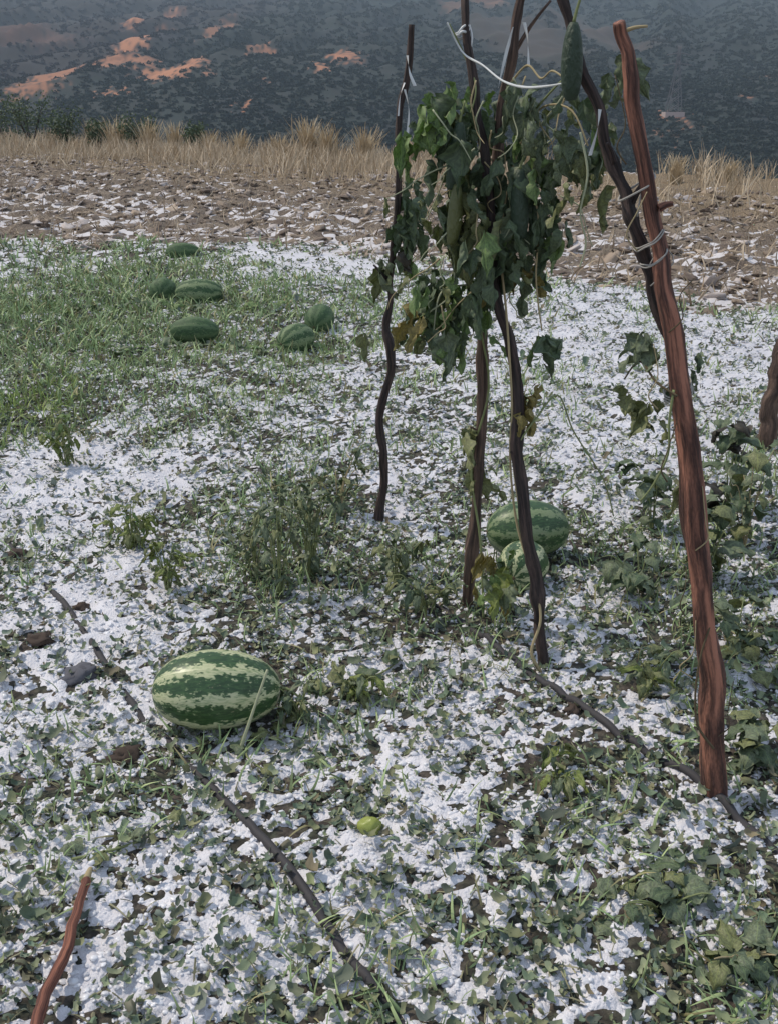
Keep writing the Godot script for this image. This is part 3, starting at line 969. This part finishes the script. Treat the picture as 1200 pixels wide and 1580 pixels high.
	part("band", tube_mesh(local_pts([Vector3(0.145, 1.70, -2.71), r0 + Vector3(0, 0, 0.012), Vector3(0.228, 1.600, -2.62), Vector3(0.266, 1.562, -2.5), Vector3(0.30, 1.545, -2.35), Vector3(0.33, 1.545, -2.15), Vector3(0.362, 1.553, -1.968)], r0), 0.0021, 0.0027, 40, 6, 0.5), M.plastic, r)

func make_melons() -> void:
	var spots := [
		[-0.455, -2.20, 0.335, 0.215, 0.10, 0.5, -0.04, 0, "striped watermelon lying in open hail beside the thin dark line"],
		[0.50, -3.22, 0.30, 0.215, 0.12, 2.1, 0.0, 3, "dark striped watermelon half hidden behind a paler round one"],
		[0.455, -2.985, 0.19, 0.17, 1.1, 0.8, 0.1, 0, "small pale watermelon just behind the bowed dark stake"],
		[-1.347, -6.72, 0.335, 0.20, 0.05, 1.0, 0.0, 1, "oblong dull green watermelon lying alone in the green patch"],
		[-0.626, -6.52, 0.29, 0.21, 0.9, 0.0, 0.06, 2, "pale topped green watermelon, nearer one of a touching pair"],
		[-0.505, -7.12, 0.26, 0.215, 1.3, 0.3, 0.25, 1, "dark green watermelon just behind the pale topped one"],
		[-1.937, -8.45, 0.23, 0.235, 1.5, 0.9, 0.1, 1, "upright dark watermelon beside a paler broad one in the green patch"],
		[-1.60, -8.30, 0.40, 0.24, 0.1, 0.0, 0.0, 2, "broad light green watermelon beside an upright dark one"],
		[-2.266, -11.0, 0.38, 0.20, 0.2, 0.4, 0.0, 1, "lone dark green watermelon at the edge of the ploughed strip"],
	]
	M.rind_pale = mat(Color.WHITE, 0.7)
	M.rind_pale.albedo_texture = rind_texture(24, 0.45)
	M.rind_dark = mat(Color.WHITE, 0.45)
	M.rind_dark.albedo_texture = rind_texture(34, 0.5)
	for s in spots:
		melon(Vector3(s[0], soil(s[0], s[1]) + maxf(cover(s[0], s[1]), 0.0) * 0.5, s[1]), s[2], s[3], s[4], s[5], s[6], [M.rind, M.rind_dull, M.rind_pale, M.rind_dark][s[7]], s[8])

func make_field_things() -> void:
	# clods of dark earth showing through the hail
	var clods := [[-0.663, -2.03, 0.055, "small dark earth clod beside the striped melon"], [-1.055, -2.58, 0.06, "dark earth clod next to the grey stone"], [-1.352, -3.19, 0.05, "reddish earth clod at the far end of the dark line"], [-0.99, -2.78, 0.04, "earth clod touching the thin dark line"], [0.49, -2.20, 0.035, "dark earth clod between dark line and bowed stake"]]
	for c in clods:
		var o := part("earth_clod", lump(int(c[0] * 1000.0), 10, 14, 0.7, 0.6), mat(lin(0.06, 0.042, 0.032), 0.95), self, Transform3D(Basis.from_euler(Vector3(0.2, c[0] * 9.0, 0.1)).scaled_local(Vector3(c[2] * 0.72, c[2] * 0.6, c[2] * 0.6)), Vector3(c[0], soil(c[0], c[1]) + c[2] * 0.12, c[1])))
		tag(o, c[3], "clod", "clods of earth in the hail")
	var gs := part("stone", lump(6, 12, 16, 0.55, 0.7), mat(lin(0.10, 0.10, 0.115), 0.9), self, Transform3D(Basis.from_euler(Vector3(0.1, 0.6, 0.1)).scaled_local(Vector3(0.055, 0.035, 0.04)), Vector3(-0.886, top_y(-0.886, -2.40) + 0.008, -2.40)))
	tag(gs, "flat grey stone lying in the hail near the striped melon", "stone")
	var fy := thing("yellow_fruit", Vector3(-0.043, top_y(-0.043, -1.74), -1.74), "small round yellow green fruit lying in the hail", "fruit")
	part("skin", lump(9, 14, 18, 0.2, 0.9), M.fruit, fy, Transform3D(Basis().scaled(Vector3(0.027, 0.024, 0.023)), Vector3(0, 0.015, 0)))
	part("stem", stub(Vector3(0.02, 0.035, 0.0), Vector3(0.6, 0.6, 0.3), 0.02, 0.0025), M.stem, fy)

	var dk := thing("dry_stalk", Vector3(-0.385, soil(-0.385, -2.06), -2.06), "pale dry stalk leaning across the striped melon", "stalk")
	part("stalk", tube_mesh([Vector3(0, -0.01, 0), Vector3(0.022, 0.06, -0.005), Vector3(0.05, 0.14, -0.02), Vector3(0.08, 0.22, -0.05)], 0.005, 0.0035, 14, 6, 0.3), M.tendril, dk)
	var slim := []
	for k in 5:
		slim.append(broad_leaf(300 + k * 13, 1.0, 0.30 + 0.05 * k, 0.0 - 0.2 * (k % 2), 0.7 + 0.2 * k, 0.2, 0.10))
	var wide := []
	for k in 5:
		wide.append(broad_leaf(400 + k * 13, 1.0, 0.75 + 0.05 * k, -0.35, 0.9 + 0.2 * k, 0.2, 0.13))
	var L = M.leaf
	var W := [
		[-0.363, -2.88, 0.42, 9, 7, 0.12, 0.048, [2, 3, 2, 1], "tall slender weed tangle growing behind the striped melon"],
		[-0.27, -3.05, 0.38, 9, 7, 0.12, 0.050, [2, 3, 1, 2], "dense olive weed between the thin stake and the striped melon"],
		[-0.466, -3.02, 0.30, 6, 6, 0.10, 0.050, [2, 2, 3], "loose grey green weed beside the tall slender tangle"],
		[-0.206, -3.60, 0.28, 6, 6, 0.12, 0.055, [2, 3, 1], "grey green weed at the foot of the thin crooked stake"],
		[-0.939, -3.25, 0.22, 9, 6, 0.13, 0.05, [5, 3, 0], "low yellow green weed in the open white hail"],
		[-1.472, -4.20, 0.27, 9, 6, 0.14, 0.055, [5, 3, 0], "yellow green weed at the rim of the green patch"],
		[-0.736, -2.90, 0.21, 8, 6, 0.10, 0.045, [5, 3], "small yellowing weed close by the tall slender tangle"],
		[-0.235, -2.20, 0.13, 6, 5, 0.09, 0.045, [3, 2, 1], "low dark weed touching the end of the striped melon"],
		[-0.098, -2.30, 0.10, 6, 4, 0.09, 0.05, [3, 5, 2], "flat olive weed between the striped melon and the crossed stakes"],
		[0.123, -2.76, 0.17, 7, 5, 0.13, 0.055, [2, 1, 3], "spreading dark weed before the straight dark stake"],
		[0.02, -3.0, 0.22, 6, 6, 0.12, 0.052, [2, 1, 3], "mixed green weed behind the spreading dark one"],
		[0.402, -1.90, 0.09, 6, 4, 0.09, 0.05, [3, 2, 5], "low olive weed beside the dark line near the pole"],
		[0.713, -2.29, 0.14, 6, 5, 0.10, 0.05, [3, 2, 5], "olive weed between the dark line and the pole"],
	]
	for w in W:
		var lm := []
		for k in w[7]:
			lm.append(L[k])
		weed("weed", Vector3(w[0], soil(w[0], w[1]), w[1]), w[2], w[3], w[4], w[5], slim, lm, w[6], w[8], "weed", "weeds standing in the hail")
	var B := [
		[1.10, -3.02, 0.34, 5, 5, 0.14, 0.085, [1, 2, 3, 6], "dark broad leaved plant beside the reddish pole"],
		[1.40, -3.72, 0.40, 5, 5, 0.15, 0.09, [1, 2, 1, 6], "tall dark broad leaved plant before the short stout stake"],
		[1.02, -3.45, 0.42, 4, 5, 0.12, 0.08, [1, 2, 2], "upright drooping plant behind the reddish pole"],
		[1.02, -2.50, 0.18, 5, 4, 0.13, 0.075, [2, 3, 1], "low broad leaved plant close behind the reddish pole"],
		[0.84, -2.92, 0.20, 5, 5, 0.14, 0.065, [2, 1, 2], "grey green plant between the half hidden melon and reddish pole"],
		[1.32, -3.30, 0.44, 6, 6, 0.16, 0.075, [1, 2, 3], "tall dense plant standing between two dark broad leaved ones"],
		[0.66, -1.36, 0.08, 5, 4, 0.10, 0.05, [3, 2, 1], "low leafy clump with bigger leaves in front of the reddish pole"],
		[0.55, -1.50, 0.07, 4, 4, 0.09, 0.055, [2, 3, 1], "flat dark leafy clump in thinning hail before the reddish pole"],
		[0.88, -1.98, 0.13, 5, 4, 0.10, 0.06, [2, 1, 3], "bushy green clump at the foot of the reddish pole"],
	]
	for w in B:
		var lm := []
		for k in w[7]:
			lm.append(L[k])
		weed("leafy_plant", Vector3(w[0], soil(w[0], w[1]), w[1]), w[2], w[3], w[4], w[5], wide, lm, w[6], w[8], "plant", "broad leaved plants in the hail")
	creeper([[-0.29, -2.20], [-0.34, -2.13], [-0.36, -2.04], [-0.30, -1.97]], 0.07, wide, [L[3], L[2]], 0.05, "melon runner bending past the end of the striped melon")
	creeper([[-0.26, -2.24], [-0.15, -2.34], [-0.02, -2.42], [0.08, -2.55]], 0.06, wide, [L[2], L[1], L[3]], 0.055, "melon runner leading from the striped melon to the weeds")
	creeper([[0.62, -2.6], [0.80, -2.45], [0.98, -2.40], [1.15, -2.25]], 0.06, wide, [L[2], L[1], L[3]], 0.06, "melon runner passing behind the reddish pole")
	creeper([[0.35, -1.42], [0.47, -1.55], [0.60, -1.62], [0.72, -1.60]], 0.06, wide, [L[2], L[1], L[3]], 0.05, "melon runner in front of the reddish pole")
	creeper([[-0.75, -1.66], [-0.66, -1.64], [-0.55, -1.70], [-0.46, -1.80]], 0.07, wide, [L[2], L[3]], 0.045, "melon runner beside the broken tip of the red stick")
	creeper([[-1.9, -6.0], [-1.6, -6.4], [-1.2, -6.5], [-0.8, -6.3], [-0.5, -6.6]], 0.08, wide, [L[2], L[1], L[0]], 0.09, "melon runner in front of the far oblong melon")
	creeper([[-2.6, -7.6], [-2.2, -7.9], [-1.8, -8.0], [-1.3, -7.8], [-0.9, -8.0]], 0.08, wide, [L[2], L[1], L[0]], 0.10, "melon runner in front of the upright dark melon")

const GREENS := [Color(0.075, 0.10, 0.07), Color(0.10, 0.125, 0.08), Color(0.14, 0.155, 0.08), Color(0.06, 0.072, 0.057), Color(0.16, 0.165, 0.085), Color(0.095, 0.13, 0.085), Color(0.12, 0.095, 0.06), Color(0.20, 0.21, 0.13), Color(0.11, 0.13, 0.115)]

func spot(d0: float, d1: float) -> Vector2:        # a random place in the field, as many near as far
	var d := rng.randf_range(d0, d1)
	return Vector2(rng.randf_range(-1.0, 1.0) * (0.62 * d + 0.25), -d)

func make_cover() -> void:
	# hailstones: small uneven balls of ice
	for v in 2:
		var xs := []
		var cs := PackedColorArray()
		for i in 48000:
			var p := spot(0.95, 9.5)
			var c := cover(p.x, p.y)
			if c < -0.003 and rng.randf() > 0.10:
				continue
			if past_brown(p.x, p.y) > 0.0:
				continue
			var r := minf(0.0046 * exp(rng.randfn() * 0.42), 0.0085) * (1.0 + maxf(0.0, -p.y - 3.0) * 0.09)
			var b := Basis.from_euler(Vector3(rng.randf() * TAU, rng.randf() * TAU, 0)).scaled(Vector3(r * rng.randf_range(0.8, 1.5), r * rng.randf_range(0.6, 0.9), r))
			xs.append(Transform3D(b, Vector3(p.x, soil(p.x, p.y) + maxf(c, 0.0) + r * rng.randf_range(-0.5, 0.35), p.y)))
			var w := rng.randf_range(0.58, 0.76)
			cs.append(Color(w, w, w + 0.03))
		scatter("hailstones", lump(60 + v, 6, 8, 0.6, 0.85), M.stone, xs, cs, ["loose white hailstones scattered over the hail crust", "rounder white hailstones mixed among the others on the crust"][v], "hail")
	# torn leaves lying in and on the hail
	var kinds := [scrap(1, 0.4, 0.62, 0.7), scrap(2, 0.3, 0.38, -0.8), scrap(3, 0.5, 0.8, 0.5)]
	for v in 3:
		var xs := []
		var cs := PackedColorArray()
		for i in 66000:
			var p := spot(0.95, 12.0)
			var g := zones(p.x, p.y)
			var clump := n_mid.get_noise_2d(p.x * 1.7 + 31.0, p.y * 1.7)
			if rng.randf() > 0.44 + g.y * 0.35 * smoothstep(-5.5, -4.0, p.y) + clump * 0.7 - 0.25 * smoothstep(-4.0, -6.0, p.y):
				continue
			if past_brown(p.x, p.y) > 0.3:
				continue
			var far := 1.0 + maxf(0.0, -p.y - 3.0) * 0.10
			var s := 0.0155 * exp(rng.randfn() * 0.38) * far
			xs.append(Transform3D(tilted(s, 0.38), Vector3(p.x, top_y(p.x, p.y) + 0.003 + s * rng.randf_range(0.1, 0.4), p.y)))
			var c: Color = GREENS[rng.randi() % 9]
			c = c.lerp(GREENS[rng.randi() % 9], rng.randf())
			cs.append(Color(c.r, c.g * 1.05, c.b) * rng.randf_range(0.9, 1.75))
		scatter("torn_leaves", kinds[v], M.litter, xs, cs, ["broad scraps of torn green leaf lying over the hail", "narrow scraps of torn green leaf lying over the hail", "ragged scraps of torn green leaf lying over the hail"][v], "leaf litter")
	# broken stems and tendrils among the leaves
	var sx := []
	var sc := PackedColorArray()
	for i in 9000:
		var p := spot(0.95, 8.0)
		if rng.randf() > 0.55 + zones(p.x, p.y).y * 0.4 or past_brown(p.x, p.y) > 0.0:
			continue
		var s := rng.randf_range(0.03, 0.09)
		var b := Basis(Vector3.UP, rng.randf() * TAU) * Basis(Vector3.RIGHT, PI * 0.5 + rng.randfn() * 0.12)
		sx.append(Transform3D(b.scaled_local(Vector3(s * 0.7, s, s)), Vector3(p.x, top_y(p.x, p.y) + 0.008, p.y)))
		sc.append(Color(0.10, 0.10, 0.055).lerp(Color(0.32, 0.30, 0.18), rng.randf()))
	scatter("broken_stems", blade(0.45, 0.028), M.litter, sx, sc, "broken thin stems lying among the torn leaves", "leaf litter")
	# grass and small shoots
	var gk := [blade(0.35, 0.035), blade(0.8, 0.045)]
	for v in 2:
		var xs := []
		var cs := PackedColorArray()
		for i in 72000:
			var p := spot(1.0, 12.5)
			var g := zones(p.x, p.y)
			if rng.randf() > 0.05 + 0.13 * smoothstep(-2.0, -3.2, p.y) + g.y * 0.52 + n_mid.get_noise_2d(p.x * 0.5 + 55.0, p.y * 0.5) * 0.4:
				continue
			if past_brown(p.x, p.y) > 0.0:
				continue
			var far := 1.0 + maxf(0.0, -p.y - 3.0) * 0.09
			var s := rng.randf_range(0.03, 0.085) * far
			var b := tilted(s, 0.45)
			xs.append(Transform3D(b.scaled_local(Vector3(far, 1, 1)), Vector3(p.x, soil(p.x, p.y) - 0.003, p.y)))
			var c := Color(0.23, 0.33, 0.15).lerp(Color(0.42, 0.48, 0.22), rng.randf() * rng.randf())
			if rng.randf() < 0.12:
				c = Color(0.30, 0.27, 0.13)
			if Vector2(p.x + 1.96, (p.y + 5.0) * 0.5).length() < 0.22 + 0.14 * rng.randfn():
				c = Color(0.26, 0.34, 0.09)
			cs.append(c * rng.randf_range(0.75, 1.2))
		scatter("grass", gk[v], M.grass, xs, cs, ["short upright grass growing thickest round the far melons", "short bent grass growing thickest round the far melons"][v], "grass")
	# clods and straw on the ploughed strip
	for v in 2:
		var xs := []
		var cs := PackedColorArray()
		for i in 15000:
			var d := rng.randf_range(7.5, 44.0)
			var p := Vector2(rng.randf_range(-0.75, 0.75) * d, -d)
			if past_brown(p.x, p.y) < -0.2 or past_edge(p.x, p.y) > -3.0:
				continue
			var s := minf(0.020 * exp(rng.randfn() * 0.55) * (1.0 + d * 0.035), 0.085)
			xs.append(Transform3D(tilted(s, 0.3, 0.7).scaled_local(Vector3(rng.randf_range(0.8, 1.9), 1, 1)), Vector3(p.x, top_y(p.x, p.y), p.y)))
			var c := Color(0.14, 0.105, 0.083).lerp(Color(0.38, 0.30, 0.225), rng.randf() * rng.randf() * 1.3)
			if rng.randf() < 0.28:
				c = Color(0.46, 0.41, 0.385)
			cs.append(c * rng.randf_range(0.8, 1.15))
		scatter("earth_clods", lump(80 + v, 7, 10, 1.1, 0.55), M.clod, xs, cs, ["brown and hail whitened clods strewn over the ploughed strip", "smaller brown and whitened clods between them on the ploughed strip"][v], "clods")
	var xs := []
	var cs := PackedColorArray()
	for i in 22000:
		var d := rng.randf_range(7.5, 44.0)
		var p := Vector2(rng.randf_range(-0.75, 0.75) * d, -d)
		if past_brown(p.x, p.y) < -0.3 or past_edge(p.x, p.y) > -3.0:
			continue
		var s := rng.randf_range(0.10, 0.26)
		xs.append(Transform3D(tilted(s, 0.9).scaled_local(Vector3(0.8, 1, 1)), Vector3(p.x, top_y(p.x, p.y), p.y)))
		cs.append(Color(0.26, 0.19, 0.125).lerp(Color(0.50, 0.41, 0.30), rng.randf()))
	scatter("straw_stubble", blade(0.5, 0.05), M.dry, xs, cs, "pale straw and stubble lying over the ploughed strip", "straw")

func make_far() -> void:
	# the band of dry grass along the rim of the plateau
	var xs := []
	var cs := PackedColorArray()
	for i in 60000:
		var t := rng.randf_range(-34.0, 36.0)
		var s := -8.0 + 11.0 * sqrt(rng.randf())
		var x := -17.3 + 0.728 * (t + 17.0) + 0.686 * s
		var z := -46.2 + 0.686 * (t + 17.0) - 0.728 * s
		var thin := n_big.get_noise_2d(x * 0.7 + 13.0, z * 0.7) * 1.3 + 0.4 - smoothstep(2.5, 5.0, x) * 0.6
		if rng.randf() > thin:
			continue
		var tall := 0.25 + 0.35 * rng.randf() * rng.randf() + 0.5 * maxf(0.0, n_big.get_noise_2d(x * 0.6, z * 0.6) + 0.2) + 0.15 * rng.randf()
		xs.append(Transform3D(tilted(tall, 0.26).scaled_local(Vector3(0.8, 1, 1)), Vector3(x, soil(x, z) - 0.03, z)))
		cs.append(Color(0.40, 0.31, 0.20).lerp(Color(0.66, 0.54, 0.39), rng.randf()) * rng.randf_range(0.8, 1.1))
	scatter("dry_grass", blade(0.3, 0.02), M.dry, xs, cs, "band of tan dry grass along the rim of the field", "dry grass")
	# taller tufts that stand out from the band
	var tufts := [[-10.7, -41.0, 1.5, "tall dry grass tuft beside the dark bushes"], [-5.0, -35.0, 1.1, "pointed dry grass tuft in the band at the field rim"], [-1.9, -32.5, 1.25, "thick dry grass tuft in the band at the field rim"], [0.6, -30.4, 0.9, "short dry grass tuft behind the thin crooked stake"], [6.3, -22.6, 0.75, "cone shaped dry grass tuft behind the reddish pole"], [-7.9, -38.6, 1.2, "ragged dry grass tuft near the dark bushes"]]
	tufts.append_array([[-3.6, -34.2, 1.0, "low dry grass tuft between the pointed and the thick one"], [-2.6, -33.0, 1.5, "tallest dry grass tuft, next to the thick one"], [-0.7, -31.6, 1.3, "slender dry grass tuft between the thick tuft and the crooked stake"], [3.4, -26.8, 0.9, "dry grass tuft seen between the vine and the reddish pole"], [-6.4, -37.2, 1.0, "low dry grass tuft beside the pointed one"], [-12.2, -43.0, 1.3, "dry grass tuft growing between two dark bushes"], [7.4, -22.4, 0.6, "short dry grass tuft beside the thin dark post"], [-9.2, -40.0, 1.4, "tall dry grass tuft touching the thin dark bush"]])
	var bl := blade(0.35, 0.012)
	for t in tufts:
		var o := thing("dry_grass_tuft", Vector3(t[0], soil(t[0], t[1]), t[1]), t[3], "dry grass", "dry grass tufts on the field rim")
		var st := begin()
		for k in 130:
			var a := rng.randf() * TAU
			var r: float = rng.randf() * 0.22 * t[2]
			st.append_from(bl, 0, Transform3D(tilted(t[2] * rng.randf_range(0.5, 1.0), 0.14), Vector3(cos(a) * r, -0.03, sin(a) * r)))
		part("blades", st.commit(), M.straw_pale, o)
	# dark bushes at the rim
	var bushes := [[-14.6, -42.5, 1.9, "dark rounded bush at the far corner of the field"], [-13.0, -42.0, 1.5, "smaller dark bush next to the rounded one"], [-9.7, -40.5, 1.3, "thin dark bush between dry grass tufts"], [-16.6, -44.0, 2.0, "dark bush at the outer end of the row"], [-11.6, -41.6, 1.2, "low dark bush in the middle of the row"], [-7.2, -38.4, 0.95, "lone low dark bush among ragged dry grass"]]
	for q in bushes:
		var o := thing("bush", Vector3(q[0], soil(q[0], q[1]), q[1]), q[3], "bush", "dark bushes on the field rim")
		var stem := begin()
		var crown := begin()
		var lf := scrap(7, 0.2, 0.5, 0.3)
		for k in 7:
			var a := rng.randf() * TAU
			var e: Vector3 = Vector3(cos(a) * 0.35, rng.randf_range(0.6, 0.95), sin(a) * 0.35) * q[2]
			tube(stem, smooth_path([Vector3(0, -0.05, 0), e * 0.5 + Vector3(0, 0.1, 0), e], 6), [0.03, 0.026, 0.022, 0.018, 0.014, 0.01, 0.006], 5)
			for j in 110:
				var p: Vector3 = e * rng.randf_range(0.45, 1.08) + Vector3(rng.randfn(), rng.randfn(), rng.randfn()) * 0.13 * q[2]
				p.y = maxf(p.y, 0.05)
				crown.append_from(lf, 0, Transform3D(tilted(0.11, 0.8), p))
		part("trunk", finish(stem), M.dark_bark, o)
		part("crown", crown.commit(), M.leaf[1], o)
	# a thin post on the rim
	var py := soil(8.6, -22.6)
	var po := thing("fence_post", Vector3(8.6, py, -22.6), "thin dark post standing in the dry grass at the field rim", "post")
	part("shaft", stick_mesh([Vector3(0, -0.1, 0), Vector3(0.01, 0.5, 0), Vector3(0, 1.25, 0)], 0.035, 0.028, 31, 0.2, 0.01), M.dark_bark, po)
	# the power pylon on the hillside
	var px := 79.9
	var pz := -296.0
	var pyl := thing("pylon", Vector3(px, hill_y(px, pz), pz), "faint grey lattice power pylon on a pale base on the hillside", "pylon")
	var foot := BoxMesh.new()
	foot.size = Vector3(5.4, 1.6, 4.4)
	part("base", foot, M.concrete, pyl, Transform3D(Basis(), Vector3(0, 0.3, 0)))
	var H := 18.0
	for sx in [-1, 1]:
		for sz in [-1, 1]:
			part("leg", tube_mesh([Vector3(sx * 1.9, 1.0, sz * 1.9), Vector3(sx * 0.55, H * 0.7, sz * 0.55), Vector3(sx * 0.3, H, sz * 0.3)], 0.13, 0.10, 6, 5), M.steel, pyl)
	for k in 7:
		var y0 := 1.0 + k * 2.2
		var w0 := lerpf(1.9, 0.55, (y0 - 1.0) / (H * 0.7 - 1.0))
		var w1 := maxf(lerpf(1.9, 0.55, (y0 + 1.2) / (H * 0.7 - 1.0)), 0.35)
		for sd in [-1, 1]:
			part("brace", tube_mesh([Vector3(-w0, y0, sd * w0), Vector3(w1, y0 + 2.2, sd * w1)], 0.07, 0.07, 2, 4), M.steel, pyl)
			part("brace", tube_mesh([Vector3(w0, y0, sd * w0), Vector3(-w1, y0 + 2.2, sd * w1)], 0.07, 0.07, 2, 4), M.steel, pyl)
	for a in [[13.0, 4.2], [15.6, 3.4]]:
		part("cross_arm", tube_mesh([Vector3(-a[1], a[0], 0), Vector3(0, a[0] + 0.5, 0), Vector3(a[1], a[0], 0)], 0.12, 0.12, 8, 4), M.steel, pyl)
	# scrub on the hillside
	var hs := []
	var hc := PackedColorArray()
	for i in 52000:
		var d := 200.0 * exp(rng.randf() * 1.9)
		var x := rng.randf_range(-0.62, 0.62) * d
		if n_big.get_noise_2d(x * 0.05, -d * 0.02) * 0.7 + rng.randf() * 0.5 < -0.05:
			continue
		var c := hill_tint(x, -d)
		if c.r > 0.024 and c.r > c.b * 1.35:
			continue
		var s := rng.randf_range(0.5, 1.3) * (0.5 + d * 0.0011)
		hs.append(Transform3D(tilted(s, 0.1), Vector3(x, hill_y(x, -d) + s * 0.15, -d)))
		hc.append(c * rng.randf_range(1.8, 2.3))
	var bush := begin()
	var lf2 := scrap(19, 0.3, 0.7, 0.3)
	for k in 20:
		var v := Vector3(rng.randfn(), rng.randfn() * 0.7, rng.randfn()) * 0.55
		bush.append_from(lf2, 0, Transform3D(tilted(0.95, 0.9), v))
	scatter("hillside_scrub", bush.commit(), M.hill, hs, hc, "low dark scrub covering the far hillside", "scrub")
